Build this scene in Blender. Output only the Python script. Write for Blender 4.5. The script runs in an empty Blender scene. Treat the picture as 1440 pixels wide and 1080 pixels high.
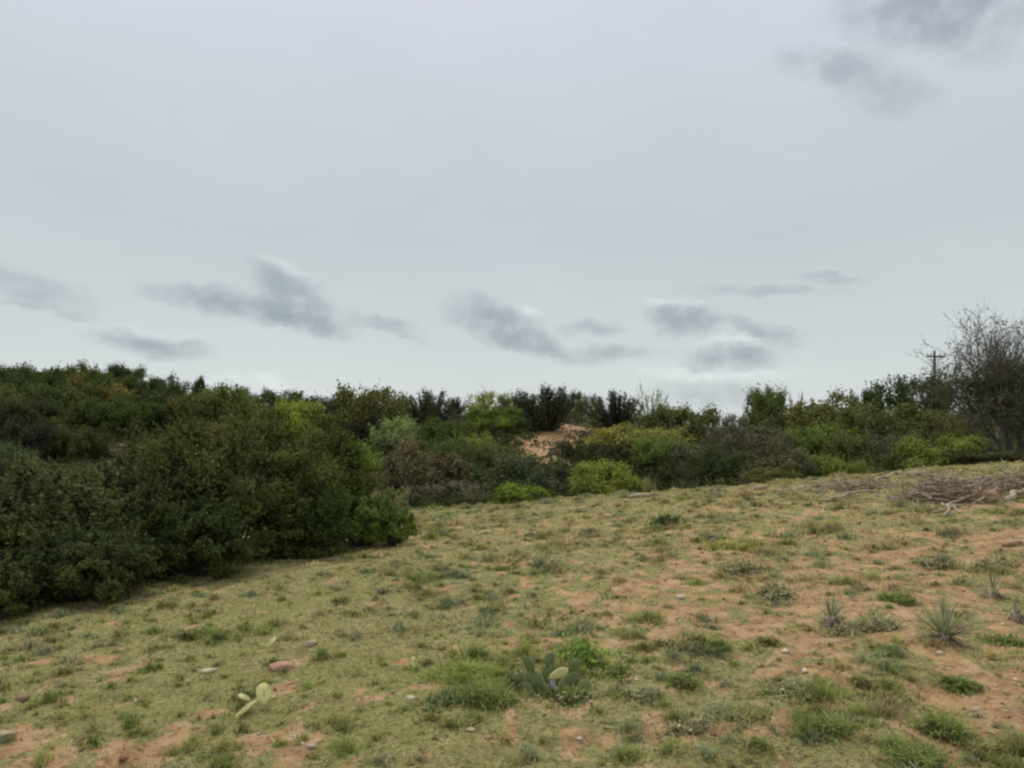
import bpy, math, random
import numpy as np
from mathutils import Vector, noise as mnoise

SC = bpy.context.scene
COL = SC.collection
R = math.radians
random.seed(7)
RNG = np.random.default_rng(11)
EYE = 1.6
F = 1050.0           # focal length in pixels of the 1440-wide photograph
HZ = 600.0           # row of the eye-level horizon

# ------------------------------------------------------------------ noise
def _hash(ix, iy, seed):
    h = (ix.astype(np.int64) * 374761393 + iy.astype(np.int64) * 668265263 + seed * 974711) & 0x7fffffff
    h = ((h ^ (h >> 13)) * 1274126177) & 0x7fffffff
    h = (h ^ (h >> 16)) & 0xffff
    return h / 65535.0
def vnoise(x, y, seed=0):
    x = np.asarray(x, float); y = np.asarray(y, float)
    ix = np.floor(x); iy = np.floor(y)
    fx = x - ix; fy = y - iy
    fx = fx*fx*(3-2*fx); fy = fy*fy*(3-2*fy)
    a = _hash(ix, iy, seed); b = _hash(ix+1, iy, seed)
    c = _hash(ix, iy+1, seed); d = _hash(ix+1, iy+1, seed)
    return (a*(1-fx)+b*fx)*(1-fy) + (c*(1-fx)+d*fx)*fy
def fbm(x, y, seed=0, octv=4):
    x = np.asarray(x, float); y = np.asarray(y, float)
    s = 0; a = .5; t = 0
    for k in range(octv):
        s = s + a*vnoise(x*2**k + 17.3*k, y*2**k - 9.1*k, seed+k); t += a; a *= .5
    return s/t
def sstep(a, b, v):
    t = np.clip((v-a)/(b-a), 0, 1); return t*t*(3-2*t)

# ------------------------------------------------------------------ terrain
TH = np.array([-3, -1.0, -.686, -.5, -.3, -.1, .05, .18, .265, .36, .47, .545, .69, 1.0, 3])
RZ = np.array([5.5, 6.6, 6.6, 5.4, 2.4, 2.3, 2.4, 1.6, .2, .7, 1.5, 2.3, 2.4, 2.6, 2.0])
RD = np.array([95, 95, 95, 88, 74, 60, 55, 55, 58, 47, 48, 50, 52, 55, 60.])
RUTS = [((-1.95, 3.50), (-1.60, 4.25), .05), ((-1.55, 4.0), (-1.25, 4.45), .035), ((-1.10, 5.55), (.1, 7.0), .035),
        ((-2.9, 4.6), (-1.9, 4.75), .03), ((3.2, 11.0), (6.5, 11.6), .05), ((-2.2, 9.3), (1.0, 10.2), .03)]
def segdist(x, y, a, b):
    ax, ay = a; bx, by = b
    dx, dy = bx-ax, by-ay
    t = np.clip(((x-ax)*dx+(y-ay)*dy)/(dx*dx+dy*dy), 0, 1)
    return np.hypot(x-ax-t*dx, y-ay-t*dy)
def H(x, y):
    x = np.asarray(x, float); y = np.asarray(y, float)
    field = .04*np.clip(x, -25, 22) + (.22)*sstep(9, 20, x)*sstep(8, 18, y)
    field = field + (fbm(x*.45, y*.45, 5, 3)-.5)*.16*sstep(2, 7, y)
    field = field - .017*np.clip(y-6, 0, 22) + (-.28+.8*np.clip(x/np.maximum(y, 4.0), -.5, .6))*sstep(8, 19, y)
    near = 1-sstep(26, 40, np.hypot(x, y-8))
    field = field + near*((fbm(x*2.2, y*2.2, 8, 3)-.5)*.085 + (fbm(x*6, y*6, 31, 2)-.5)*.045)
    for a, b, dp in RUTS:
        field = field - dp*np.exp(-(segdist(x + (fbm(x*3, y*3, 3, 2)-.5)*.25, y, a, b)/.06)**2)
    th = x/np.maximum(y, 4.0)
    rz = np.interp(th, TH, RZ); rd = np.interp(th, TH, RD)
    ye = 19.5 + .1*np.clip(x, -30, 30)
    dip = -1.1
    t1 = sstep(0, 7.5, y-ye)
    v0 = ye + 6
    t2 = sstep(0, 1, (y-v0)/np.maximum(rd-v0, 8))
    up = dip + (rz-dip)*t2
    z = field*(1-t1) + (up + (fbm(x*.12, y*.12, 21, 3)-.5)*.9*t2)*t1
    far = sstep(0, 120, y-rd-6)
    z = z*(1-far) + (-4)*far
    return z
def Hs(x, y): return float(H(np.array([x]), np.array([y]))[0])
def spot(px, d):
    """world x for a column of the view at forward distance d"""
    return (px-720.0)/F*d
def ground_at(px, py):
    """where the line of sight through a pixel meets the ground"""
    ys = np.arange(2.5, 18.6, .01)
    xs = (px-720.0)/F*ys
    zs = EYE + (HZ-py)/F*ys
    hit = np.nonzero(zs <= H(xs, ys))[0]
    i = hit[0] if len(hit) else len(ys)-1
    return float(xs[i]), float(ys[i]), float(H(xs[i:i+1], ys[i:i+1])[0])

def gs(x, y, cx, cy, rx, ry): return np.exp(-(((x-cx)/rx)**2+((y-cy)/ry)**2))
def bare(x, y):
    """share of bare red earth, 0..1"""
    reg = (1.25*gs(x, y, -2.3, 3.7, 1.0, .36) + .55*gs(x, y, -3.3, 5.2, .7, .35) + .42*gs(x, y, -2.3, 4.9, .35, .3)
           + .74*gs(x, y, 2.5, 5.6, 2.1, 2.3) + .5*gs(x, y, 2.6, 4.0, .9, .6) + .46*gs(x, y, 2.0, 8.0, 2.2, 2.0)
           + .9*gs(x, y, 8.1, 12.4, 1.3, .7) + .8*gs(x, y, 6.2, 9.0, .6, .9) + .52*gs(x, y, 5.0, 9.0, 2.6, 2.0)
           + .6*gs(x, y, .85, 3.75, .35, .16) + .42*gs(x, y, 4.5, 13.5, 5, 3) + .25*gs(x, y, -1, 13, 3, 3)
           + .45*gs(x, y, -1.2, 3.95, .4, .15))
    n = fbm(x*1.5, y*1.1, 41, 3)
    n2 = fbm(x*6.5, y*5.0, 44, 3)
    b = sstep(.22, .80, .80*np.minimum(reg, .95) + (n-.5)*.55 + (n2-.5)*2.3)
    hill = gs(x, y, 1.0, 38.0, .9, 3.4) + gs(x, y, 2.7, 43.2, 1.5, 2.8) + .8*gs(x, y, 4.2, 46.5, 1.3, 1.6)
    b = np.maximum(b, sstep(.3, .6, hill*.85 + (n-.5)*.4 + (n2-.5)*.7 + (fbm(x*2.4, y*2.0, 52, 3)-.5)*1.3))
    return b
def dryness(x, y):
    return .13*sstep(.2, 3.0, x) + .10*sstep(8, 13, y) + .04*sstep(-2.5, .5, x)
def lush(x, y):
    reg = .9*gs(x, y, -.6, 4.7, .9, .6) + .5*gs(x, y, -2, 6.5, 2.5, 2.2) + .4*gs(x, y, .5, 4.8, .8, .7) + .5*gs(x, y, -1, 4, 2, 1) \
          + .45*gs(x, y, 3.2, 3.8, .8, .5)
    return np.clip(reg + (fbm(x*.9, y*.9, 61, 3)-.5)*1.0 + .12, 0, 1)

# ------------------------------------------------------------------ mesh helpers
def link(o, parent=None):
    COL.objects.link(o)
    if parent is not None: o.parent = parent
    return o
def raw_mesh(name, V, loops, starts, tint=None, smooth=False):
    me = bpy.data.meshes.new(name)
    V = np.asarray(V, np.float32)
    me.vertices.add(len(V)); me.vertices.foreach_set('co', V.ravel())
    loops = np.asarray(loops, np.int32); starts = np.asarray(starts, np.int32)
    me.loops.add(len(loops)); me.loops.foreach_set('vertex_index', loops)
    me.polygons.add(len(starts)); me.polygons.foreach_set('loop_start', starts)
    me.update(calc_edges=True)
    if smooth: me.polygons.foreach_set('use_smooth', np.ones(len(starts), bool))
    if tint is not None:
        a = me.attributes.new('tint', 'FLOAT_COLOR', 'POINT')
        c = np.ones((len(V), 4), np.float32); c[:, :3] = tint
        a.data.foreach_set('color', c.ravel())
    me.validate()
    return me
def poly_mesh(name, V, Fc, tint=None, smooth=False):
    Fc = np.asarray(Fc, np.int32); k = Fc.shape[1]
    return raw_mesh(name, V, Fc.ravel(), np.arange(len(Fc))*k, tint, smooth)
def obj(name, me, mat=None, parent=None, color=None):
    o = bpy.data.objects.new(name, me)
    if mat is not None and len(me.materials) == 0: me.materials.append(mat)
    if color is not None: o.color = (*color, 1)
    return link(o, parent)
def tag(o, label, cat, group=None, kind=None):
    o['label'] = label
    o['category'] = cat
    if group: o['group'] = group
    if kind: o['kind'] = kind
    return o
def thing(name, label, cat, loc, group=None, rz=0):
    o = bpy.data.objects.new(name, None); o.empty_display_size = .1
    link(o); o.location = loc; o.rotation_euler = (0, 0, rz)
    return tag(o, label, cat, group)

class Tubes:
    """collects tapered tubes into one mesh"""
    def __init__(s): s.V = []; s.F = []; s.n = 0
    def add(s, pts, rad, sides=5, cap=True):
        pts = np.asarray(pts, float); rad = np.asarray(rad, float)
        m = len(pts)
        tan = np.gradient(pts, axis=0); tan /= np.linalg.norm(tan, axis=1)[:, None]+1e-9
        ref = np.array([.31, .17, .93]) if abs(tan[0, 2]) < .9 else np.array([.95, .2, .1])
        u = np.cross(tan, ref); u /= np.linalg.norm(u, axis=1)[:, None]+1e-9
        v = np.cross(tan, u)
        an = np.linspace(0, 2*np.pi, sides, endpoint=False)
        ring = pts[:, None, :] + rad[:, None, None]*(np.cos(an)[None, :, None]*u[:, None, :]+np.sin(an)[None, :, None]*v[:, None, :])
        s.V.append(ring.reshape(-1, 3))
        k = np.arange(sides); k2 = (k+1) % sides
        for i in range(m-1):
            a = s.n+i*sides; b = a+sides
            s.F.append(np.stack([a+k, a+k2, b+k2, b+k], 1))
        if cap:
            for e, base in ((0, s.n), (1, s.n+(m-1)*sides)):
                s.V.append(pts[0:1] if e == 0 else pts[-1:])
                ci = s.n + m*sides + e
                a = base+k; b = base+k2
                q = np.stack([a, b, np.full(sides, ci), np.full(sides, ci)], 1)
                s.cap = getattr(s, 'cap', []); s.cap.append(q[:, :3])
            s.n += 2
        s.n += m*sides
    def mesh(s, name, smooth=True):
        V = np.concatenate(s.V)
        Q = np.concatenate(s.F)
        T = np.concatenate(s.cap) if getattr(s, 'cap', []) else np.zeros((0, 3), int)
        loops = np.concatenate([Q.ravel(), T.ravel()])
        starts = np.concatenate([np.arange(len(Q))*4, len(Q)*4+np.arange(len(T))*3])
        return raw_mesh(name, V, loops, starts, None, smooth)

def leaf_quads(rng, P, l, w=.5, up=.3, outward=None):
    n = len(P)
    nr = rng.normal(size=(n, 3))*.75; nr[:, 2] += up*1.3
    if outward is not None: nr += outward
    nr /= np.linalg.norm(nr, axis=1)[:, None]+1e-9
    a = np.cross(nr, rng.normal(size=(n, 3))); a /= np.linalg.norm(a, axis=1)[:, None]+1e-9
    b = np.cross(nr, a)
    L = (l*rng.uniform(.6, 1.35, n))[:, None]
    a = a*L*.5; b = b*L*.5*w
    return np.stack([P-a, P+b, P+a, P-b], 1).reshape(-1, 3)
def quads_mesh(name, V): return poly_mesh(name, V, np.arange(len(V)).reshape(-1, 4))

# ------------------------------------------------------------------ materials
def new_mat(name):
    m = bpy.data.materials.new(name); m.use_nodes = True
    nt = m.node_tree; nt.nodes.clear()
    out = nt.nodes.new('ShaderNodeOutputMaterial')
    return m, nt, out
def N(nt, t, **kw):
    n = nt.nodes.new(t)
    for k, v in kw.items():
        if k.startswith('i_'): n.inputs[k[2:]].default_value = v
        else: setattr(n, k, v)
    return n
def mixc(nt, a, b, fac, mode='MIX'):
    n = nt.nodes.new('ShaderNodeMix'); n.data_type = 'RGBA'; n.blend_type = mode
    for sock, v in ((n.inputs['Factor'], fac), (n.inputs[6], a), (n.inputs[7], b)):
        if isinstance(v, (int, float)): sock.default_value = v
        elif isinstance(v, tuple): sock.default_value = (*v, 1)
        else: nt.links.new(v, sock)
    return n.outputs[2]
def mth(nt, op, a, b=None, c=None, clamp=False):
    n = nt.nodes.new('ShaderNodeMath'); n.operation = op; n.use_clamp = clamp
    for i, v in enumerate((a, b, c)):
        if v is None: continue
        if isinstance(v, (int, float)): n.inputs[i].default_value = v
        else: nt.links.new(v, n.inputs[i])
    return n.outputs[0]
def ramp(nt, fac, stops):
    n = nt.nodes.new('ShaderNodeValToRGB')
    e = n.color_ramp.elements
    while len(e) < len(stops): e.new(.5)
    for el, (p, c) in zip(e, stops): el.position = p; el.color = (*c, 1)
    nt.links.new(fac, n.inputs['Fac']); return n.outputs['Color']

def foliage_mat(name, trans=.28, warm=(.16, .12, .045)):
    m, nt, out = new_mat(name)
    oi = N(nt, 'ShaderNodeObjectInfo'); g = N(nt, 'ShaderNodeNewGeometry')
    tc = N(nt, 'ShaderNodeTexCoord')
    ns = N(nt, 'ShaderNodeTexNoise', i_Scale=2.2, i_Detail=2.0); nt.links.new(tc.outputs['Object'], ns.inputs['Vector'])
    rnd = g.outputs['Random Per Island']
    val = mth(nt, 'MULTIPLY_ADD', rnd, .9, .55)
    c = mixc(nt, oi.outputs['Color'], (1, 1, 1), 0.0)
    vv = N(nt, 'ShaderNodeCombineXYZ')
    for k in range(3): nt.links.new(val, vv.inputs[k])
    c = mixc(nt, c, vv.outputs[0], 1.0, 'MULTIPLY')
    f = mth(nt, 'MULTIPLY', mth(nt, 'GREATER_THAN', rnd, .86), .35)
    c = mixc(nt, c, warm, f)
    # clumps of older and younger leaves
    f2 = mth(nt, 'MULTIPLY', mth(nt, 'SUBTRACT', ns.outputs['Fac'], .5, clamp=True), 2.2, clamp=True)
    c2 = mixc(nt, c, (1.6, 1.4, .85), 1.0, 'MULTIPLY')
    c = mixc(nt, c, c2, f2)
    f3 = mth(nt, 'MULTIPLY', mth(nt, 'SUBTRACT', .48, ns.outputs['Fac'], clamp=True), 3.0, clamp=True)
    c = mixc(nt, c, mixc(nt, c, (.62, .78, .75), 1.0, 'MULTIPLY'), f3)
    ns2 = N(nt, 'ShaderNodeTexNoise', i_Scale=7.0, i_Detail=2.0); nt.links.new(tc.outputs['Object'], ns2.inputs['Vector'])
    f4 = mth(nt, 'MULTIPLY', mth(nt, 'SUBTRACT', ns2.outputs['Fac'], .55, clamp=True), 3.0, clamp=True)
    c = mixc(nt, c, mixc(nt, c, (1.45, 1.15, 1.0), 1.0, 'MULTIPLY'), f4)
    d = N(nt, 'ShaderNodeBsdfDiffuse'); t = N(nt, 'ShaderNodeBsdfTranslucent'); gl = N(nt, 'ShaderNodeBsdfGlossy', i_Roughness=.55)
    gl.inputs['Color'].default_value = (.6, .62, .6, 1)
    nt.links.new(c, d.inputs['Color']); nt.links.new(c, t.inputs['Color'])
    m1 = N(nt, 'ShaderNodeMixShader', i_Fac=trans); nt.links.new(d.outputs[0], m1.inputs[1]); nt.links.new(t.outputs[0], m1.inputs[2])
    m2 = N(nt, 'ShaderNodeMixShader', i_Fac=.008); nt.links.new(m1.outputs[0], m2.inputs[1]); nt.links.new(gl.outputs[0], m2.inputs[2])
    nt.links.new(m2.outputs[0], out.inputs[0])
    return m
def tint_mat(name, trans=.38):
    m, nt, out = new_mat(name)
    at = N(nt, 'ShaderNodeAttribute', attribute_name='tint'); g = N(nt, 'ShaderNodeNewGeometry')
    val = mth(nt, 'MULTIPLY_ADD', g.outputs['Random Per Island'], .7, .65)
    vv = N(nt, 'ShaderNodeCombineXYZ')
    for k in range(3): nt.links.new(val, vv.inputs[k])
    c = mixc(nt, at.outputs['Color'], vv.outputs[0], 1.0, 'MULTIPLY')
    d = N(nt, 'ShaderNodeBsdfDiffuse'); t = N(nt, 'ShaderNodeBsdfTranslucent')
    nt.links.new(c, d.inputs['Color']); nt.links.new(c, t.inputs['Color'])
    m1 = N(nt, 'ShaderNodeMixShader', i_Fac=trans); nt.links.new(d.outputs[0], m1.inputs[1]); nt.links.new(t.outputs[0], m1.inputs[2])
    nt.links.new(m1.outputs[0], out.inputs[0]); return m
def rough_mat(name, ca, cb, scale=8, cc=None, bump=.4, rough=.9, stretch=(1, 1, 1)):
    m, nt, out = new_mat(name)
    tc = N(nt, 'ShaderNodeTexCoord'); mp = N(nt, 'ShaderNodeMapping'); mp.inputs['Scale'].default_value = stretch
    nt.links.new(tc.outputs['Object'], mp.inputs['Vector'])
    n1 = N(nt, 'ShaderNodeTexNoise', i_Scale=scale, i_Detail=6.0, i_Roughness=.65); nt.links.new(mp.outputs[0], n1.inputs['Vector'])
    c = ramp(nt, n1.outputs['Fac'], [(.32, ca), (.68, cb)])
    if cc is not None:
        n2 = N(nt, 'ShaderNodeTexNoise', i_Scale=scale*.37, i_Detail=3.0); nt.links.new(mp.outputs[0], n2.inputs['Vector'])
        f = N(nt, 'ShaderNodeMapRange'); f.inputs[1].default_value = .52; f.inputs[2].default_value = .66
        nt.links.new(n2.outputs['Fac'], f.inputs[0])
        c = mixc(nt, c, cc, f.outputs[0])
    b = N(nt, 'ShaderNodeBsdfPrincipled', i_Roughness=rough); b.inputs['Specular IOR Level'].default_value = .25
    bp = N(nt, 'ShaderNodeBump', i_Strength=bump, i_Distance=.02); nt.links.new(n1.outputs['Fac'], bp.inputs['Height'])
    nt.links.new(c, b.inputs['Base Color']); nt.links.new(bp.outputs[0], b.inputs['Normal'])
    nt.links.new(b.outputs[0], out.inputs[0]); return m

M_LEAF = foliage_mat('leaf')
M_BARK = rough_mat('bark', (.05, .042, .034), (.13, .115, .095), 14, (.08, .06, .045), stretch=(1, 1, .3))
M_TWIG = rough_mat('dark_twig', (.105, .098, .08), (.20, .185, .15), 10)
M_DEAD = rough_mat('dead_wood', (.27, .21, .14), (.56, .455, .33), 12, (.19, .13, .09), stretch=(1, 1, .4))
M_GRASS = tint_mat('grass')
M_PALE = rough_mat('pale_limestone', (.40, .36, .22), (.62, .57, .38), 18, (.36, .31, .2))
M_RED = rough_mat('red_sandstone', (.30, .18, .11), (.50, .33, .22), 16, (.24, .13, .08))
M_STONE = rough_mat('tan_stone', (.30, .22, .14), (.50, .39, .27), 12, (.24, .18, .13))
M_PAD = rough_mat('cactus_pad', (.13, .175, .06), (.24, .28, .115), 24, (.31, .30, .16), bump=.2, rough=.6)
M_PADY = rough_mat('dead_cactus_pad', (.47, .46, .15), (.68, .64, .30), 16, (.33, .33, .11), bump=.2, rough=.7)
M_PADG = rough_mat('withered_cactus_pad', (.30, .28, .25), (.46, .44, .40), 22, (.2, .18, .15), bump=.4)
M_POLE = rough_mat('weathered_pole', (.07, .06, .055), (.13, .115, .10), 20)
M_CERAMIC = rough_mat('grey_ceramic', (.25, .26, .27), (.32, .33, .34), 10, bump=.05, rough=.35)

# ground
def ground_mat():
    m, nt, out = new_mat('earth_and_sward')
    at = N(nt, 'ShaderNodeAttribute', attribute_name='tint')
    sp = N(nt, 'ShaderNodeSeparateColor'); nt.links.new(at.outputs['Color'], sp.inputs[0])
    tc = N(nt, 'ShaderNodeTexCoord'); P = tc.outputs['Object']
    def nz(s, d=4.0, r=.6):
        n = N(nt, 'ShaderNodeTexNoise', i_Scale=s, i_Detail=d, i_Roughness=r); nt.links.new(P, n.inputs['Vector']); return n.outputs['Fac']
    n1 = nz(1.1); n2 = nz(6.5); n3 = nz(34, 6.0, .7); n4 = nz(2.7, 3.0)
    soil = ramp(nt, n2, [(.3, (.27, .158, .075)), (.52, (.455, .288, .140)), (.75, (.57, .415, .235))])
    soil = mixc(nt, soil, (.52, .40, .26), mth(nt, 'MULTIPLY', mth(nt, 'GREATER_THAN', n3, .60), .55))
    soil = mixc(nt, soil, (.15, .085, .045), mth(nt, 'MULTIPLY', mth(nt, 'LESS_THAN', n3, .40), .6))
    thatch = ramp(nt, n2, [(.28, (.17, .14, .062)), (.5, (.33, .275, .12)), (.72, (.48, .39, .20))])
    green = ramp(nt, n3, [(.3, (.16, .17, .05)), (.7, (.36, .345, .115))])
    thatch = mixc(nt, thatch, (.085, .068, .034), mth(nt, 'MULTIPLY', mth(nt, 'LESS_THAN', n3, .44), .7))  # dark flecks put gap shadow, along with soil, into the colour
    thatch = mixc(nt, thatch, (.50, .42, .24), mth(nt, 'MULTIPLY', mth(nt, 'GREATER_THAN', n3, .585), .6))
    sw = mixc(nt, thatch, green, mth(nt, 'MULTIPLY_ADD', n4, 1.6, -.45, clamp=True))
    sw = mixc(nt, sw, green, mth(nt, 'MULTIPLY', sp.outputs['Green'], .6))
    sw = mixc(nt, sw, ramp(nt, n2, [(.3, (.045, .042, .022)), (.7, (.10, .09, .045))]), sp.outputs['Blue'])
    vf = N(nt, 'ShaderNodeMapRange'); vf.inputs[1].default_value = .38; vf.inputs[2].default_value = .62
    nt.links.new(mth(nt, 'ADD', sp.outputs['Red'], mth(nt, 'ADD', mth(nt, 'MULTIPLY', mth(nt, 'SUBTRACT', n3, .5), 1.3), mth(nt, 'MULTIPLY', mth(nt, 'SUBTRACT', n2, .5), .7))), vf.inputs[0])
    c = mixc(nt, sw, soil, vf.outputs[0])
    b = N(nt, 'ShaderNodeBsdfPrincipled', i_Roughness=.95); b.inputs['Specular IOR Level'].default_value = .1
    bp = N(nt, 'ShaderNodeBump', i_Strength=.8, i_Distance=.03)
    nt.links.new(mth(nt, 'ADD', n3, mth(nt, 'MULTIPLY', n2, .8)), bp.inputs['Height'])
    nt.links.new(bp.outputs[0], b.inputs['Normal'])
    nt.links.new(c, b.inputs['Base Color']); nt.links.new(b.outputs[0], out.inputs[0]); return m

def axis(parts):
    out = [np.array([parts[0][0]])]
    for a, b, st in parts: out.append(np.linspace(a, b, max(2, int(round((b-a)/st))+1))[1:])
    return np.concatenate(out)
gx = axis([(-1500, -300, 200), (-300, -100, 20), (-100, -30, 2.0), (-30, -12, .5), (-12, -5, .13), (-5, 5, .055), (5, 12, .13), (12, 30, .5), (30, 100, 2.0), (100, 300, 20), (300, 1500, 200)])
gy = axis([(-1500, -200, 200), (-200, -20, 20), (-20, 2, .8), (2, 8, .055), (8, 24, .12), (24, 110, .6), (110, 300, 8), (300, 1500, 150)])
GX, GY = np.meshgrid(gx, gy)
GZ = H(GX, GY)
nx, ny = len(gx), len(gy)
idx = np.arange(nx*ny).reshape(ny, nx)
Fq = np.stack([idx[:-1, :-1], idx[:-1, 1:], idx[1:, 1:], idx[1:, :-1]], -1).reshape(-1, 4)
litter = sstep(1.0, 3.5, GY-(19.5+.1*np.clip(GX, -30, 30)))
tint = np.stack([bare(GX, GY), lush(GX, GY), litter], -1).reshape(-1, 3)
g = obj('ground', poly_mesh('ground', np.stack([GX, GY, GZ], -1).reshape(-1, 3), Fq, tint, True), ground_mat())
g['kind'] = 'structure'

# ------------------------------------------------------------------ grass
def blade_mesh(name, bx, by, h, w, lean, tint, rng, base_z=None):
    n = len(bx)
    bz = H(bx, by)-.006 if base_z is None else base_z
    an = rng.uniform(0, 2*np.pi, n); dx, dy = np.cos(an), np.sin(an)
    px, py = -dy, dx
    k = rng.uniform(.6, 1.4, n)*lean
    B = np.stack([bx, by, bz], 1)
    S = np.stack([px, py, np.zeros(n)], 1)*w[:, None]*.5
    D = np.stack([dx, dy, np.zeros(n)], 1)
    up = np.array([0, 0, 1.])
    m1 = B + D*(h*k*.35)[:, None] + up*(h*.62)[:, None]
    tp = B + D*(h*k*1.05)[:, None] + up*(h*np.sqrt(np.clip(1-.35*k, .2, 1)))[:, None]
    V = np.stack([B-S, B+S, m1-S*.75, m1+S*.75, tp], 1).reshape(-1, 3)
    o = np.arange(n)[:, None]*5
    T = np.concatenate([o+np.array([[0, 1, 3]]), o+np.array([[0, 3, 2]]), o+np.array([[2, 3, 4]])], 0)
    return poly_mesh(name, V, T, np.repeat(tint, 5, axis=0))

def sward():
    rng = np.random.default_rng(5)
    X = []; Y = []; Hh = []; W = []; L = []; T = []
    cols = np.array([(.27, .315, .085), (.34, .345, .115), (.48, .405, .18), (.33, .355, .19), (.57, .46, .25), (.19, .235, .065), (.42, .38, .175), (.26, .31, .165)])
    #      y0   y1  clumps/m2 blades width height radius, loose blades/m2
    for (y0, y1, dens, nb, wd, hh, rad, loose) in ((2.2, 5.2, 95, 70, .0056, .046, .060, 1500), (5.2, 9.0, 56, 60, .0085, .054, .080, 620),
                                                  (9.0, 14, 26, 52, .014, .066, .115, 280), (14, 24, 15, 46, .021, .080, .15, 140)):
        n = int(dens*(y1-y0)*2*(.80*y1+2.2))
        ty = rng.uniform(y0, y1, n); tx = rng.uniform(-1, 1, n)*(.80*y1+2.2)
        b = bare(tx, ty); lu = lush(tx, ty)
        big = fbm(tx*1.3, ty*1.0, 77, 3)
        keep = (np.abs(tx) < .76*ty+2.4) & (rng.random(n) < np.clip(1.05-.72*b, .2, 1)*np.clip(.40+3.0*(big-.36), .35, 1))
        tx, ty, b, lu, big = [v[keep] for v in (tx, ty, b, lu, big)]
        m = len(tx)
        q_ = fbm(tx*.7, ty*.7, 91, 3) + rng.normal(0, .10, m) + dryness(tx, ty) - .07
        q = np.where(lu > .60, rng.choice([0, 1, 5, 1, 0], m),
            np.where(q_ < .42, rng.choice([3, 1, 6, 0, 7], m), np.where(q_ < .55, rng.choice([1, 2, 6, 3, 7, 0], m), rng.choice([2, 4, 6, 1, 3], m))))
        tcol = cols[q]*rng.uniform(.72, 1.35, (m, 1))
        sz = np.clip(rng.lognormal(-.12, .55, m), .2, 2.6)*(.7+.8*np.clip(big-.35, 0, .6))
        nbl = np.clip((nb*sz**1.4*rng.uniform(.7, 1.2, m)).astype(int), 5, nb*4)
        hs = hh*sz**.8*rng.uniform(.6, 1.25, m)*(1+.5*np.clip(lu-.6, 0, 1))
        i = np.repeat(np.arange(m), nbl); k = len(i)
        r = np.abs(rng.normal(0, .6, k)); an = rng.uniform(0, 6.28, k); rr = rad*sz[i]
        ex = rng.uniform(.75, 1.3, m)[i]
        X.append(tx[i]+np.cos(an)*r*rr*ex); Y.append(ty[i]+np.sin(an)*r*rr/ex)
        Hh.append(hs[i]*np.clip(1.1-.55*r, .3, 1.1)*rng.uniform(.6, 1.15, k)); W.append(np.full(k, wd)*rng.uniform(.6, 1.4, k)); L.append(rng.uniform(.3, 1.0, k)+r*.45)
        c = tcol[i]; dry = rng.random(k) < .13; c[dry] = np.array([.42, .35, .2])*rng.uniform(.6, 1.1, (dry.sum(), 1))
        T.append(c)
        # thin cover between the clumps
        n = int(loose*(y1-y0)*2*(.80*y1+2.2))
        ly = rng.uniform(y0, y1, n); lx = rng.uniform(-1, 1, n)*(.80*y1+2.2)
        keep = (np.abs(lx) < .76*ly+2.4) & (rng.random(n) < np.clip(1-.97*bare(lx, ly), .02, 1))
        lx, ly = lx[keep], ly[keep]; k = len(lx)
        q_ = fbm(lx*.7, ly*.7, 91, 3)+rng.normal(0, .12, k)+dryness(lx, ly)-.07
        c = cols[np.where(q_ < .48, rng.choice([3, 1, 0, 6], k), rng.choice([2, 4, 6, 1], k))]*rng.uniform(.6, 1.15, (k, 1))
        X.append(lx); Y.append(ly); Hh.append(hh*rng.uniform(.25, .65, k)); W.append(np.full(k, wd)*rng.uniform(.6, 1.3, k)); L.append(rng.uniform(.5, 1.5, k)); T.append(c)
    X, Y, Hh, W, L, T = [np.concatenate(v) for v in (X, Y, Hh, W, L, T)]
    print('blades', len(X))
    o = obj('grass', blade_mesh('grass', X, Y, Hh, W, L, T, rng), M_GRASS)
    tag(o, 'short dry green and straw coloured grass covering the sloping field', 'grass', kind='stuff')
sward()

def pebbles():
    rng = np.random.default_rng(8)
    n = 7000
    y = rng.uniform(2.9, 13, n)**1.0; x = rng.uniform(-.75, .75, n)*y
    k = rng.random(n) < np.clip(bare(x, y), .06, 1); x, y = x[k], y[k]; n = len(x)
    base = np.array([(1, 0, 0), (-.5, .87, 0), (-.5, -.87, 0), (0, 0, 1.), (0, 0, -.6)])
    fc = np.array([(0, 1, 3), (1, 2, 3), (2, 0, 3), (1, 0, 4), (2, 1, 4), (0, 2, 4)])
    s = rng.lognormal(-4.9, .6, n)
    V = base[None]*s[:, None, None]*rng.uniform(.6, 1.3, (n, 5, 3))*np.array([1, 1, .6])
    an = rng.uniform(0, 6.28, n); c, sn = np.cos(an)[:, None], np.sin(an)[:, None]
    V2 = np.stack([V[..., 0]*c-V[..., 1]*sn, V[..., 0]*sn+V[..., 1]*c, V[..., 2]], -1)
    V2 += np.stack([x, y, H(x, y)+s*.15], 1)[:, None, :]
    T = (np.arange(n)[:, None, None]*5+fc[None]).reshape(-1, 3)
    cs = np.array([(.36, .24, .15), (.48, .38, .27), (.24, .14, .08), (.55, .49, .36)])[rng.integers(0, 4, n)]
    o = obj('gravel', poly_mesh('gravel', V2.reshape(-1, 3), T, np.repeat(cs, 5, axis=0)), tint_mat('gravel', 0.0))
    tag(o, 'scattered tan and reddish pebbles on the bare earth', 'gravel', kind='stuff')
pebbles()

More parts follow.
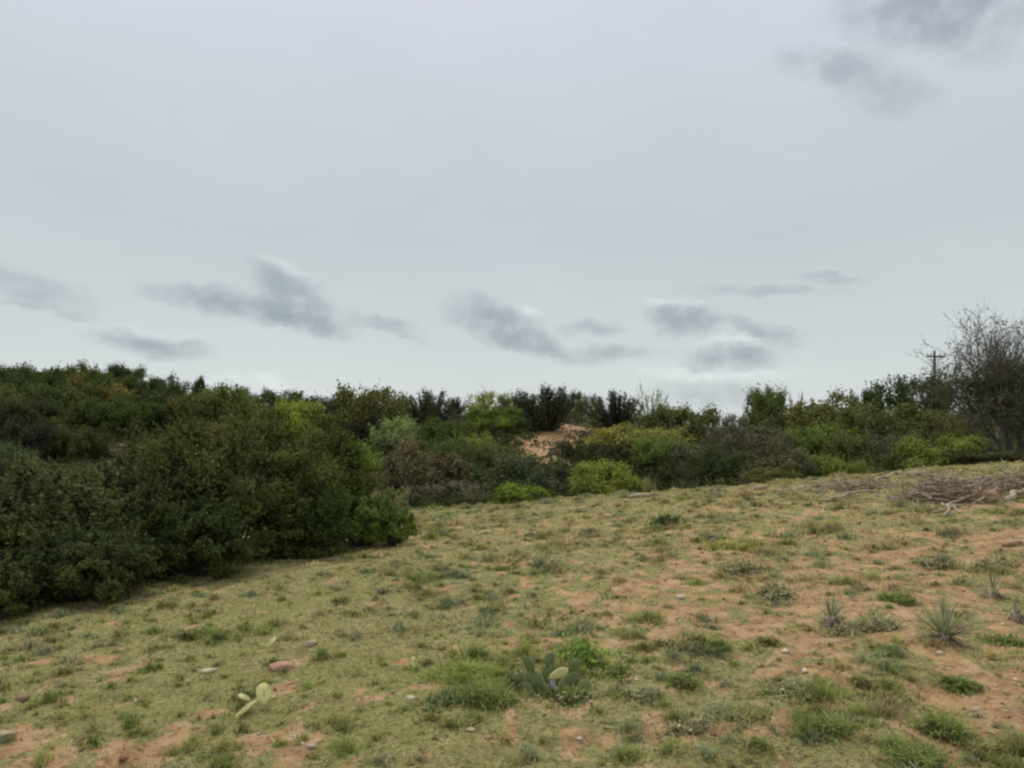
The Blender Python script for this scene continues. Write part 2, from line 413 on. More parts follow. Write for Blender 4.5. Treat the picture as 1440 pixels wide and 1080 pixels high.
def litter_stalks():
    rng = np.random.default_rng(18)
    n = 17000
    y = 2.9+16*rng.random(n)**1.7; x = rng.uniform(-.78, .78, n)*y
    a = rng.uniform(0, 6.28, n); L = rng.uniform(.02, .07, n)*(.8+y*.06); w = .0009*(.6+y*.28)*rng.uniform(.6, 1.4, n)
    d = np.stack([np.cos(a), np.sin(a)], 1)*L[:, None]*.5; q = np.stack([-np.sin(a), np.cos(a)], 1)*w[:, None]
    c = np.stack([x, y], 1); V = []
    for sd, sq in ((-1, -1), (1, -1), (1, 1), (-1, 1)):
        p = c+d*sd+q*sq
        V.append(np.concatenate([p, (H(p[:, 0], p[:, 1])+.006+rng.uniform(0, .012, n)*(sd > 0))[:, None]], 1))
    V = np.stack(V, 1).reshape(-1, 3)
    cs = np.array([(.42, .34, .20), (.50, .42, .26), (.26, .19, .11), (.15, .105, .065), (.34, .29, .18)])[rng.integers(0, 5, n)]
    o = obj('litter', poly_mesh('litter', V, np.arange(len(V)).reshape(-1, 4), np.repeat(cs, 4, axis=0)), tint_mat('litter', 0.1))
    tag(o, 'fallen dry stalks and bits of litter lying between the grass', 'litter', kind='stuff')
litter_stalks()

# ------------------------------------------------------------------ shrubs
def crown_verts(rng, rx, ry, h, nclump, nleaf, leaf, sprigs=60, low=.04, loose=1.0, crs=(.10, .25)):
    sz = (rx+ry+h)/3
    hc = h*.47
    A = rng.uniform(0, 2*np.pi, nclump); E = np.arcsin(rng.uniform(-.95, 1, nclump))
    r = rng.uniform(.35, 1, nclump)**.55
    ph = rng.uniform(0, 6.28, 4)
    lump = 1+.16*np.sin(3*A+ph[0])+.12*np.sin(5*A+ph[1]+2*E)+.13*np.sin(4*E+ph[2])
    r = r*lump*.86
    ce = np.where(E > 0, np.cos(E)**.8, np.cos(E)**.45)
    C = np.stack([rx*r*ce*np.cos(A), ry*r*ce*np.sin(A), hc+np.where(E > 0, h*.5, h*.46)*r*np.sin(E)], 1)
    cr = rng.uniform(*crs, nclump)*sz*loose
    wgt = cr**2; i = rng.choice(nclump, nleaf, p=wgt/wgt.sum())
    P = C[i] + rng.normal(size=(nleaf, 3))*(cr[i]*.52)[:, None]*np.array([1, 1, .75])
    out = P-np.array([0, 0, hc*.7]); out /= np.linalg.norm(out, axis=1)[:, None]+1e-9
    lo_ = P-C[i]; lo_ /= np.linalg.norm(lo_, axis=1)[:, None]+1e-9
    out = out*.55+lo_*.75
    # sprigs standing out of the outline
    Ps = []; tips = []
    j = rng.choice(nclump, sprigs)
    for q in j:
        d = C[q]-np.array([0, 0, hc*.6]); d = d/(np.linalg.norm(d)+1e-9) + rng.normal(size=3)*.35 + np.array([0, 0, .45]); d /= np.linalg.norm(d)
        ln = rng.uniform(.12, .32)*sz
        k = int(max(8, nleaf*.0016))
        t = rng.uniform(0, 1, k)
        Ps.append(C[q]+d*(t*ln)[:, None]+rng.normal(size=(k, 3))*leaf*.7*(1.2-t)[:, None]); tips.append((C[q], C[q]+d*ln))
    if Ps:
        Pq = np.concatenate(Ps); P = np.concatenate([P, Pq]); oq = Pq-np.array([0, 0, hc*.7]); oq /= np.linalg.norm(oq, axis=1)[:, None]+1e-9
        out = np.concatenate([out, oq])
    k = P[:, 2] > low*h*.5
    return leaf_quads(rng, P[k], leaf, .62, .25, out[k]*1.1), C, tips
def stems_mesh(rng, C, tips, h, nstem, r0, name='trunk', spread=.12):
    t = Tubes()
    sel = rng.choice(len(C), min(nstem, len(C)), replace=False)
    tips = [(a, b) for a, b in tips if any(abs(a-C[q]).max() < 1e-9 for q in sel)]
    for q in sel:
        c = C[q]; b = np.array([0, 0, -.06*h])
        m = b*.5+c*.5+np.array([0, 0, -.08*h])+rng.normal(size=3)*.06*h
        tt = np.linspace(0, 1, 6)[:, None]
        pts = (1-tt)**2*b+2*tt*(1-tt)*m+tt**2*c
        t.add(pts, np.linspace(r0, r0*.3, 6)*rng.uniform(.6, 1.1), 5)
    for a, b in tips:
        t.add([a, (a+b)/2+rng.normal(size=3)*.01*h, b], [r0*.22, r0*.15, r0*.07], 3, False)
    return t.mesh(name)

def fan_verts(rng, nst, nleaf, leaf):
    """shrub of many upright wands that fan out from the base, unit size"""
    P = []; st = []
    for k in range(nst):
        a = rng.uniform(0, 6.28); sp = rng.uniform(.05, 1.0)
        ln = rng.uniform(.5, 1.04)*(1-.22*sp)
        e = np.array([math.cos(a)*sp, math.sin(a)*sp, ln]); m = np.array([math.cos(a)*sp*.6, math.sin(a)*sp*.6, ln*.4])
        tt = np.linspace(0, 1, 6)[:, None]
        pts = 2*tt*(1-tt)*m+tt**2*e; st.append(pts)
        q = rng.uniform(.02, 1, nleaf)**.85
        c = (2*q*(1-q))[:, None]*m+(q**2)[:, None]*e
        P.append(c+rng.normal(size=(nleaf, 3))*np.array([.05, .05, .035])*(.6+.7*rng.random()))
    P = np.concatenate(P); P = P[P[:, 2] > .01]
    t = Tubes()
    for p in st: t.add(p-np.array([0, 0, .03]), np.linspace(.022, .01, 6), 4, False)
    return leaf_quads(rng, P, leaf, .5, .9), t

PROTO = {}
def protos():
    rng = np.random.default_rng(101)
    for k in range(6):   # rounded shrubs, unit radius and height
        V, C, tips = crown_verts(rng, 1, 1, 1.0, 70, 14500, .060, 16, crs=(.11, .24))
        PROTO['round', k] = (quads_mesh('crown', V), stems_mesh(rng, C, tips, 1, 16, .022))
    for k in range(4):   # loose, open shrubs
        V, C, tips = crown_verts(rng, 1, 1, 1.0, 60, 5200, .055, 130, loose=.85)
        PROTO['loose', k] = (quads_mesh('crown', V), stems_mesh(rng, C, tips, 1, 26, .022))
    for k in range(3):
        V, t = fan_verts(rng, 60, 190, .06)
        PROTO['fan', k] = (quads_mesh('crown', V), t.mesh('trunk'))
    for k in range(2):   # nearly leafless, feathery
        V, C, tips = crown_verts(rng, 1, 1, 1.0, 50, 700, .045, 200, loose=.8)
        PROTO['thin', k] = (quads_mesh('crown', V), stems_mesh(rng, C, tips, 1, 40, .02))
protos()
PN = {'round': 6, 'loose': 4, 'fan': 3, 'thin': 2}

COLR = dict(olive=(.175, .185, .060), dark=(.075, .096, .038), deep=(.098, .130, .040), green=(.19, .235, .058), bright=(.235, .30, .055),
            yellow=(.29, .33, .072), grey=(.17, .175, .105), brown=(.150, .150, .082), pale=(.32, .36, .15), teal=(.125, .165, .075), black=(.048, .056, .032))
cnt = {}
def shrub(px, ytop, w, d, style, colr, label, name='shrub', cat='shrub', group='shrubs on the hillside', var=None):
    if px < 480 and d > 40: w *= 1.2
    x = spot(px, d); z = Hs(x, d)
    ztop = EYE+(HZ-ytop)/F*d
    h = ztop-z; wr = w/F*d*.5
    want = {'fan': .66, 'thin': .9, 'round': .62, 'loose': .66}[style]
    if 690 < px < 900 and 565 < ytop < 615: want *= .55      # keep the bare earth in view
    while h < want*2*wr and d > 23.5:          # a shrub of natural height stands a little lower down the slope
        d -= .5; x = spot(px, d); z = Hs(x, d); wr = w/F*d*.5; h = EYE+(HZ-ytop)/F*d-z
    h = max(h, .5)
    k = cnt.get(style, 0); cnt[style] = k+1
    rng = random.Random(int(px*7+ytop*13))
    cm, tm = PROTO[style, k % PN[style]]
    t = thing(name, label, cat, (x, d, z-.03), group, rng.uniform(0, 6.28))
    f = 1.06 if style in ('round', 'loose') else 1.0
    t.scale = (wr*f, wr*f*rng.uniform(.9, 1.1), h*1.0)
    c = tuple(v*rng.uniform(.9, 1.1) for v in COLR[colr])
    obj('trunk', tm, M_TWIG if style in ('fan', 'thin') else M_BARK, t)
    obj('crown', cm, M_LEAF, t, c)
    return t

S = [
 # far left ridge, from the left edge
 (8, 512, 80, 95, 'round', 'deep', 'dark flat-topped tree on the far ridge at the left edge'),
 (55, 517, 66, 96, 'round', 'olive', 'olive tree on the far left ridge just right of the edge tree'),
 (104, 508, 78, 95, 'round', 'deep', 'rounded tree that stands highest on the far left ridge'),
 (148, 519, 50, 93, 'loose', 'olive', 'loose olive tree in the dip right of the highest left ridge tree'),
 (172, 511, 40, 93, 'round', 'dark', 'narrow dark tree with peaked top on the far left ridge'),
 (210, 523, 64, 90, 'round', 'deep', 'low dark green tree on the left ridge where it begins to fall'),
 (243, 526, 50, 88, 'fan', 'dark', 'dark spiky shrub on the falling part of the left ridge'),
 (281, 525, 17, 86, 'round', 'dark', 'slim dark upright shrub standing like a post on left ridge'),
 (312, 541, 76, 84, 'round', 'green', 'fresh green rounded tree on ridge behind the tallest thicket bush'),
 (352, 551, 50, 80, 'loose', 'olive', 'small olive shrub on ridge above the top of the thicket'),
 (402, 547, 70, 76, 'round', 'deep', 'rounded deep green tree on ridge right of the thicket top'),
 (452, 552, 60, 72, 'loose', 'dark', 'dark open shrub in the ridge notch left of the broad olive tree'),
 # left hillside below the ridge
 (20, 540, 90, 84, 'round', 'olive', 'olive shrub below the ridge at the left edge'),
 (82, 536, 90, 82, 'round', 'deep', 'broad green shrub below the highest left ridge tree'),
 (150, 534, 90, 80, 'round', 'olive', 'broad brownish olive shrub in the middle of the left slope'),
 (215, 542, 84, 78, 'round', 'dark', 'dark blue-green shrub below the falling left ridge'),
 (265, 548, 70, 74, 'loose', 'olive', 'thin olive shrub below the post-like shrub on left slope'),
 (25, 562, 70, 66, 'round', 'dark', 'dark shrub at left edge above the thicket'),
 (75, 556, 60, 68, 'loose', 'olive', 'yellowish olive shrub amid dark ones on the left slope'),
 (118, 558, 70, 64, 'round', 'deep', 'mid green shrub on left slope behind the grey-green thicket bush'),
 (180, 555, 76, 62, 'round', 'deep', 'deep green rounded shrub on slope behind the middle thicket bush'),
 (45, 590, 80, 50, 'round', 'black', 'blackish shrub low on left slope directly behind the thicket'),
 (110, 592, 70, 46, 'round', 'deep', 'dark green shrub low on left slope beside the blackish one'),
 (8, 620, 60, 42, 'loose', 'teal', 'bluish green shrub at left edge just above the thicket'),
 (355, 566, 90, 62, 'round', 'olive', 'olive shrub on slope just above the tallest thicket bush'),
 (425, 563, 90, 58, 'round', 'yellow', 'yellow-olive rounded shrub on slope right of the thicket top'),
 # middle of the ridge
 (525, 542, 134, 57, 'round', 'olive', 'broad olive dome-shaped tree on the ridge left of the spiky shrubs'),
 (483, 556, 66, 60, 'round', 'deep', 'deep green shrub tucked left of the broad olive dome tree'),
 (602, 542, 96, 56, 'fan', 'dark', 'dark spiky shrub on ridge right of the broad olive dome tree'),
 (640, 556, 44, 58, 'fan', 'black', 'small blackish spiky shrub in the notch at ridge middle'),
 (690, 546, 66, 56, 'loose', 'yellow', 'airy yellow-green shrub on ridge left of the tallest spiky shrubs'),
 (728, 547, 66, 57, 'fan', 'dark', 'dark spiky shrub left of the widest fanning one'),
 (772, 536, 104, 55, 'fan', 'black', 'widest black fanning shrub on ridge above the bare red earth'),
 (806, 547, 44, 57, 'loose', 'dark', 'dark ragged shrub right of the widest fanning shrub'),
 (829, 553, 52, 55, 'loose', 'grey', 'grey-green loose shrub between the two fanning shrubs'),
 (868, 546, 92, 54, 'fan', 'black', 'black fanning shrub on ridge right of the grey-green one'),
 (914, 546, 60, 58, 'thin', 'pale', 'pale feathery almost leafless shrub on the ridge'),
 (952, 567, 96, 56, 'round', 'olive', 'olive dome shrub on the ridge falling toward the gap'),
 (992, 581, 50, 58, 'loose', 'grey', 'small grey shrub last before the low gap in ridge'),
 # middle slope
 (508, 586, 76, 50, 'round', 'black', 'shrub coloured black-green for shade below the broad olive dome tree'),  # shade is put into the blackish leaf colour
 (560, 580, 84, 46, 'loose', 'pale', 'light yellow-green shrub below the left spiky ridge shrub'),
 (622, 582, 80, 48, 'round', 'deep', 'deep green shrub below the notch at ridge middle'),
 (500, 620, 80, 36, 'round', 'yellow', 'yellow-green shrub just right of the thicket, halfway up slope'),
 (702, 571, 104, 48, 'round', 'green', 'green leafy shrub on the slope left of the red earth'),
 (742, 586, 52, 50, 'loose', 'teal', 'grey-teal shrub touching the top left of the red earth'),
 (655, 602, 70, 42, 'loose', 'yellow', 'yellowish loose shrub left of the red earth, middle slope'),
 (690, 620, 60, 39, 'round', 'olive', 'small olive shrub at the lower left of the red earth'),
 (620, 614, 110, 36, 'round', 'deep', 'dark green shrub behind the big grey-brown bush'),
 (592, 626, 136, 30, 'round', 'brown', 'big grey-brown rounded bush in the hollow right of thicket'),
 (665, 646, 100, 31, 'round', 'deep', 'deep green bush right of the grey-brown one in the hollow'),
 (738, 637, 116, 33, 'round', 'teal', 'dull green bush directly below the red earth'),
 (818, 612, 84, 39, 'fan', 'dark', 'dark spiky bush overlapping the right of the red earth'),
 (848, 622, 70, 37, 'round', 'dark', 'dark round bush beneath the large yellow-green shrub'),
 (892, 594, 140, 43, 'round', 'yellow', 'large yellow-green shrub on slope right of the red earth'),
 (930, 612, 90, 40, 'round', 'green', 'mid green shrub right of the large yellow-green one'),
 (965, 618, 90, 34, 'loose', 'grey', 'grey-green twiggy bush on slope below the olive dome'),
 (640, 671, 116, 24.5, 'loose', 'grey', 'low grey mound of a bush at field edge'),
 (730, 679, 92, 23, 'round', 'bright', 'low bright green bush at field edge in the middle'),
 (548, 682, 54, 19, 'loose', 'pale', 'small pale green bush beside the thicket end'),
 (792, 655, 66, 27, 'round', 'black', 'blackish bush in hollow right of the low bright green one'),
 (852, 647, 106, 25.5, 'round', 'yellow', 'light green rounded bush at the field edge below yellow shrub'),
 (912, 668, 20, 21.5, 'loose', 'pale', 'tiny pale upright bush on the field edge'),
 (950, 655, 66, 27, 'round', 'dark', 'dark bush at field edge right of the light green one'),
 # right
 (1012, 624, 80, 28, 'round', 'dark', 'dark bush under the gap in the ridge'),
 (1050, 590, 130, 34, 'loose', 'brown', 'wide reddish brown bush right of the ridge gap'),
 (1076, 541, 58, 47, 'round', 'olive', 'olive tree with raised round head right of the ridge gap'),
 (1030, 577, 50, 52, 'loose', 'grey', 'thin grey shrub on skyline left of the round-headed tree'),
 (1118, 547, 40, 50, 'thin', 'grey', 'hazy leafless shrub right of the round-headed tree'),
 (1165, 555, 118, 48, 'round', 'olive', 'broad olive shrub on right skyline with a smooth top'),
 (1100, 578, 80, 42, 'round', 'deep', 'deep green bush below the round-headed tree'),
 (1220, 546, 54, 50, 'round', 'dark', 'small dark tree on skyline left of the dark rising crown'),
 (1284, 520, 116, 52, 'loose', 'dark', 'dark crown rising on right skyline beside the utility pole'),
 (1322, 537, 60, 49, 'fan', 'dark', 'dark ragged shrub at the foot of the utility pole'),
 (1240, 563, 120, 41, 'round', 'olive', 'large olive bush on right slope below the dark crown'),
 (1148, 590, 100, 37, 'round', 'green', 'mid green bush below the smooth-topped skyline shrub'),
 (1205, 606, 96, 33, 'round', 'olive', 'olive bush in middle of the right slope above bright patch'),
 (1270, 600, 100, 32, 'loose', 'grey', 'grey-green bush on right slope left of bright green one'),
 (1318, 575, 100, 37, 'loose', 'olive', 'olive twiggy bush left of the bare tree'),
 (1100, 634, 110, 26, 'round', 'brown', 'brown-green bush at field edge right of the hollow'),
 (1165, 634, 116, 23, 'round', 'green', 'green low bush at right field edge, left of the fallen log'),
 (1235, 637, 80, 25, 'round', 'deep', 'dark low bush at right field edge behind the fallen log'),
 (1330, 609, 124, 23, 'round', 'bright', 'bright green bush in front of the bare tree'),
 (1392, 628, 110, 21.5, 'round', 'dark', 'dark low bush under the bare tree'),
 (1085, 652, 84, 22.5, 'loose', 'olive', 'low olive bush at field edge below the brown one'),
]
for a in S:
    shrub(*a[:6], a[6])

# low growth filling the hill between the shrubs
def hillside_scrub():
    rng = np.random.default_rng(3)
    n = 15000
    y = rng.uniform(21.5, 105, n); x = rng.uniform(-.85, .85, n)*y
    rd = np.interp(x/y, TH, RD)
    ye = 19.5+.1*np.clip(x, -30, 30)
    k = (y > ye+2.2) & (y < rd+4) & ((bare(x, y) < .2) | (rng.random(n) < .22)) & (np.abs(x) < .74*y) & (rng.random(n) < np.clip(22/y+.25, 0, 1))
    x, y = x[k], y[k]; n = len(x)
    s = rng.uniform(.2, .5, n)*(1+.4*sstep(28, 60, y))
    pal = np.array([COLR[c] for c in ('olive', 'deep', 'green', 'olive', 'grey', 'dark', 'deep', 'black')])[rng.integers(0, 8, n)]*.68  # palette darkened to paint in the dark gaps between lit crowns
    nl = 64
    i = np.repeat(np.arange(n), nl)
    off = rng.normal(size=(len(i), 3))*s[i][:, None]*np.array([.55, .55, .32])
    P = np.stack([x[i]+off[:, 0], y[i]+off[:, 1], np.zeros(len(i))], 1)
    P[:, 2] = H(x, y)[i]+s[i]*.45+off[:, 2]
    V = leaf_quads(rng, P, .085*np.sqrt(P[:, 1]/22), .6, .4)
    o = obj('hillside_scrub', poly_mesh('scrub', V, np.arange(len(V)).reshape(-1, 4), np.repeat(pal[i], 4, axis=0)), M_GRASS)
    tag(o, 'low mixed scrub covering the hillside between the taller shrubs', 'scrub', kind='stuff')
hillside_scrub()

# ------------------------------------------------------------------ near thicket on the left
def near_bush(px, ytop, wpx, d, colr, label, nleaf, leaf, seed, depth=1.0, nclump=190, group='bushes of the dense thicket on the left'):
    rng = np.random.default_rng(seed)
    x = spot(px, d); z = Hs(x, d)
    h = EYE+(HZ-ytop)/F*d - z; rx = wpx/F*d*.5
    V, C, tips = crown_verts(rng, rx, rx*depth, h, nclump, nleaf, leaf, 260, low=.02, loose=1.0, crs=(.05, .15))
    t = thing('thicket_bush', label, 'bush', (x, d, z), group)
    obj('trunk', stems_mesh(rng, C, tips, h, 46, .022), M_BARK, t)
    obj('crown', quads_mesh('crown', V), M_LEAF, t, colr)
    return t
near_bush(330, 566, 300, 10.6, (.115, .140, .042), 'tallest dark green bush in the middle of the thicket', 70000, .044, 21)
near_bush(205, 608, 200, 9.7, (.125, .138, .052), 'grey-green bush second highest, left of the tallest in the thicket', 52000, .042, 22)
near_bush(85, 648, 220, 8.6, (.140, .155, .060), 'dusty olive bush with paler leaves in left part of the thicket', 50000, .040, 23)
near_bush(-60, 668, 230, 7.9, (.115, .132, .048), 'olive bush cut off by the left picture edge, lowest in the thicket', 36000, .038, 24)
near_bush(450, 606, 170, 12.6, (.125, .160, .040), 'yellowish green bush at the right end of the thicket', 44000, .044, 25)
near_bush(265, 700, 210, 8.8, (.070, .095, .028), 'dark green low bush at the foot of the tallest thicket bush', 34000, .038, 26, .7)
near_bush(120, 740, 220, 7.7, (.092, .116, .040), 'dull olive low bush in front at the foot of the thicket', 34000, .036, 27, .7)
near_bush(415, 676, 180, 10.6, (.082, .118, .032), 'dark leafy low bush on the right front of the thicket', 30000, .040, 28, .8)
near_bush(508, 690, 120, 12.0, (.16, .23, .05), 'fresh green low bush where the thicket meets the field', 16000, .042, 29, .9, 70)
near_bush(556, 716, 66, 12.0, (.20, .28, .06), 'little bright green bush at the tip of the thicket', 5500, .040, 30, .9, 40)
near_bush(-20, 770, 170, 7.0, (.085, .108, .036), 'dark low bush at the left picture edge where the thicket reaches lowest', 20000, .036, 31, .8, 90)

# ------------------------------------------------------------------ bare tree at the right
def bare_tree(px, ytop, d, label):
    rng = np.random.default_rng(77)
    x = spot(px, d); z = Hs(x, d)
    h = EYE+(HZ-ytop)/F*d - z
    t = thing('bare_tree', label, 'tree', (x, d, z-.05))
    big = Tubes(); fine = Tubes(); P = []
    def limb(p, dr, ln, r, lev):
        n = (8, 6, 4, 3)[lev]
        pts = [p]; dd = dr.copy()
        for k in range(n):
            dd = dd+rng.normal(size=3)*(.09, .15, .2, .25)[lev]+np.array([0, 0, .05]); dd /= np.linalg.norm(dd)
            pts.append(pts[-1]+dd*ln/n)
        pts = np.array(pts)
        (big if lev == 0 else fine).add(pts, np.linspace(r, r*.42, n+1), 6 if lev == 0 else 3, lev == 0)
        if lev >= 2: P.append(pts[rng.integers(0, n+1, 3)]+rng.normal(size=(3, 3))*.04)
        if lev == 3: return
        for k in range((11, 7, 4)[lev]):
            u = rng.uniform(.22, 1.0); j = min(int(u*n), n-1); base = pts[j]+(pts[j+1]-pts[j])*(u*n-j)
            ax = pts[j+1]-pts[j]; ax /= np.linalg.norm(ax)
            q = rng.normal(size=3); q -= q.dot(ax)*ax; q /= np.linalg.norm(q)
            nd = ax*.8+q*rng.uniform(.4, .95)+np.array([0, 0, .15]); nd /= np.linalg.norm(nd)
            limb(base, nd, (.36, .16, .08)[lev]*h*rng.uniform(.6, 1.15)*(1.25-.6*u if lev == 0 else 1), r*(.42, .5, .6)[lev], lev+1)
    for k in range(12):
        a = k/12*6.28+rng.uniform(-.3, .3); sp = rng.uniform(.12, .75)
        dr = np.array([math.cos(a)*sp, math.sin(a)*sp, 1.0]); dr /= np.linalg.norm(dr)
        limb(np.array([0, 0, -.05]), dr, h*.80*rng.uniform(.72, 1.05), .045, 0)
    obj('trunk', big.mesh('trunk'), M_TWIG, t)
    allz = np.concatenate(fine.V)[:, 2].max()
    obj('branches', fine.mesh('branches'), M_TWIG, t)
    P = np.concatenate(P)
    low = P[:, 2] < allz*.55
    P = P[low | (rng.random(len(P)) < .30)]
    lowP = P[P[:, 2] < allz*.62]
    P = np.concatenate([P]+[lowP+rng.normal(size=lowP.shape)*.14 for k in range(2)])
    obj('crown', quads_mesh('crown', leaf_quads(rng, P, .085, .5, .2)), M_LEAF, t, (.135, .135, .085))
    s = h/allz
    t.scale = (s, s, s)
    return t
bare_tree(1430, 414, 24.0, 'tall dark twiggy nearly leafless tree at the right edge')
bare_tree(1500, 440, 25.5, 'second bare tree mostly cut off by the right picture edge')

# ------------------------------------------------------------------ utility pole
def utility_pole(px, ytop, d):
    x = spot(px, d); z = Hs(x, d); top = EYE+(HZ-ytop)/F*d-z
    t = thing('utility_pole', 'weathered utility pole with crossarm rising above the dark crown', 'utility pole', (x, d, z), rz=R(8))
    a = Tubes(); a.add([(0, 0, -.3), (0.01, 0, top*.5), (0, 0, top)], [.13, .11, .09], 10); obj('pole_shaft', a.mesh('pole_shaft'), M_POLE, t)
    import bmesh
    bm = bmesh.new()
    r = bmesh.ops.create_cube(bm, size=1); bmesh.ops.scale(bm, vec=(1.7, .11, .13), verts=r['verts']); bmesh.ops.translate(bm, vec=(0, -.19, top-.50), verts=r['verts'])
    bmesh.ops.bevel(bm, geom=bm.edges[:], offset=.012, affect='EDGES')
    me = bpy.data.meshes.new('crossarm'); bm.to_mesh(me); obj('crossarm', me, M_POLE, t)
    for sx in (-.8, -.42, .8):
        b = Tubes(); zz = top-.425
        b.add([(sx, -.19, zz), (sx, -.19, zz+.06), (sx, -.19, zz+.07), (sx, -.19, zz+.15), (sx, -.19, zz+.19)], [.02, .02, .06, .055, .025], 8)
        obj('insulator', b.mesh('insulator'), M_CERAMIC, t)
    for sx in (-1, 1):
        b = Tubes(); b.add([(sx*.6, -.19, top-.56), (sx*.02, -.16, top-1.15)], [.018, .018], 5); obj('brace', b.mesh('brace'), M_POLE, t)
utility_pole(1314, 493, 62)

# ------------------------------------------------------------------ stones
def stone(px, py, wpx, mat, label, flat=.5, asp=.7, seed=0, rz=0, tilt=0, group=None, name='stone'):
    import bmesh
    x, y, z = ground_at(px, py)
    w = wpx/F*y*.5
    bm = bmesh.new(); bmesh.ops.create_icosphere(bm, subdivisions=3, radius=1)
    for v in bm.verts:
        p = v.co.copy()
        n = mnoise.noise(p*1.3+Vector((seed*3.1, seed, 0)))*.30+mnoise.noise(p*3.4+Vector((seed, 7, 0)))*.12
        q = p*(1+n)
        q.z = max(min(q.z, .8), -.7)
        v.co = Vector((q.x*w, q.y*w*asp, q.z*w*flat))
    me = bpy.data.meshes.new(name); bm.to_mesh(me)
    me.polygons.foreach_set('use_smooth', np.ones(len(me.polygons), bool))
    o = obj(name, me, mat); o.location = (x, y, z+w*flat*.22); o.rotation_euler = (R(tilt), 0, R(rz))
    return tag(o, label, 'stone', group)
G = 'stones lying on the field'
stone(397, 942, 34, M_RED, 'reddish tan stone beside a dark hollow in the grass', .55, .8, 1, 10, group=G)
stone(292, 946, 23, M_PALE, 'pale yellow stone alone in the left grass', .45, .6, 2, 30, group=G)
stone(262, 894, 24, M_STONE, 'flat tan stone with dark earth above it near thicket', .4, .5, 3, 0, group=G)
stone(437, 907, 22, M_STONE, 'grey-tan stone up and right of the reddish one', .5, .6, 4, 60, group=G)
stone(957, 842, 14, M_PALE, 'small whitish stone on red earth in the middle of slope', .7, .8, 5, group=G)
stone(578, 984, 15, M_PALE, 'small pale stone left of the bright grass patch', .6, .8, 6, group=G)
stone(437, 1052, 17, M_STONE, 'small tan stone low in the picture right of bare corner', .6, .8, 7, group=G)
stone(8, 1036, 26, M_STONE, 'tan stone at left edge of the bare red corner', .5, .7, 8, group=G)
stone(662, 1028, 15, M_STONE, 'flat grey-brown stone at bottom middle in short grass', .4, .7, 9, group=G)
stone(1262, 1054, 14, M_PALE, 'whitish stone near the bottom right among green tufts', .6, .8, 10, group=G)
stone(843, 934, 20, M_STONE, 'rounded tan stone right of the prickly pear', .6, .8, 11, group=G)
stone(1391, 702, 32, M_RED, 'pinkish block of stone between the dead branches', .8, .8, 12, 20, group=G)
stone(1285, 668, 26, M_STONE, 'pale grey-brown rock on the right field rim', .6, .6, 13, group=G)
stone(1068, 689, 26, M_RED, 'low reddish rock on the rim left of the long log', .4, .6, 14, group=G)
stone(1425, 768, 30, M_RED, 'reddish rock on the bank at right edge', .6, .7, 15, group=G)
stone(900, 691, 30, M_STONE, 'flat tan rock on the field rim in the middle', .35, .5, 16, group=G)
stone(1372, 1000, 14, M_STONE, 'small tan stone on orange earth near right edge', .6, .8, 17, group=G)

# ------------------------------------------------------------------ cactus
def pad_mesh(name, w, h, th, seed=0):
    import bmesh
    bm = bmesh.new(); bmesh.ops.create_uvsphere(bm, u_segments=20, v_segments=14, radius=1)
    for v in bm.verts:
        p = v.co
        zz = (p.z+1)*.5
        k = .55+.75*zz-.35*zz*zz
        n = 1+.05*mnoise.noise(Vector((p.x*2+seed, p.y*2, p.z*2)))
        v.co = Vector((p.x*w*.5*k*n, p.y*th*.5*(.8+.3*mnoise.noise(Vector((p.x*3, seed, p.z*3)))), zz*h*n))
    me = bpy.data.meshes.new(name); bm.to_mesh(me)
    me.polygons.foreach_set('use_smooth', np.ones(len(me.polygons), bool)); return me
def spines(w, h, rng, n=26):
    t = Tubes()
    for k in range(n):
        a = rng.uniform(-1, 1); z = rng.uniform(.15, .97); s = rng.choice([-1, 1])
        p = np.array([a*w*.42*(.5+.5*z), s*.012, z*h]); d = np.array([a*.4, s*.8, .4])+rng.normal(size=3)*.3
        t.add([p, p+d/np.linalg.norm(d)*.03], [.0012, .0004], 3, False)
    return t.mesh('spines')
def pad(parent, loc, w, h, tilt, lean, rz, mat, seed, spiny=True):
    rng = np.random.default_rng(seed)
    o = obj('pad', pad_mesh('pad', w, h, .022, seed), mat, parent); o.location = loc; o.rotation_euler = (R(lean), R(tilt), R(rz))
    if spiny: obj('spines', spines(w, h, rng), M_DEAD, o)
    return o
x, y, z = ground_at(782, 972)
pp = thing('prickly_pear', 'prickly pear clump with grey-green pads and one pale yellow dead pad', 'cactus', (x, y, z-.01))
pp.scale = (.88, .88, .84)
for i, (lx, ly, lz, w, h, ti, le, rz, mt) in enumerate([
    (-.10, .03, 0, .13, .17, -28, -12, 15, M_PAD), (-.02, .06, 0, .14, .19, -6, 5, -20, M_PAD), (.08, .04, 0, .13, .15, 24, 8, 25, M_PAD),
    (.14, -.01, 0, .12, .12, 52, -18, -10, M_PAD), (-.15, -.03, 0, .11, .13, -55, -8, 10, M_PAD), (-.035, .07, .15, .11, .13, -8, 8, 30, M_PAD),
    (-.20, -.01, .06, .09, .11, -38, 6, -10, M_PAD), (-.16, .04, .13, .10, .13, -20, 10, -30, M_PAD), (.04, .00, .02, .11, .12, 38, -35, 0, M_PAD),
    (.10, .07, .12, .10, .12, 34, 5, 20, M_PAD), (-.055, -.07, .13, .075, .15, 62, -28, -25, M_PADY), (-.01, -.075, 0, .05, .16, -4, -14, 30, M_PADG)]):
    pad(pp, (lx, ly, lz), w, h, ti, le, rz, mt, 40+i, mt is M_PAD)
    if mt is M_PADY: pp.children[-1]['label'] = 'pale yellow dead pad'
    if mt is M_PADG: pp.children[-1]['label'] = 'withered grey hanging pad'

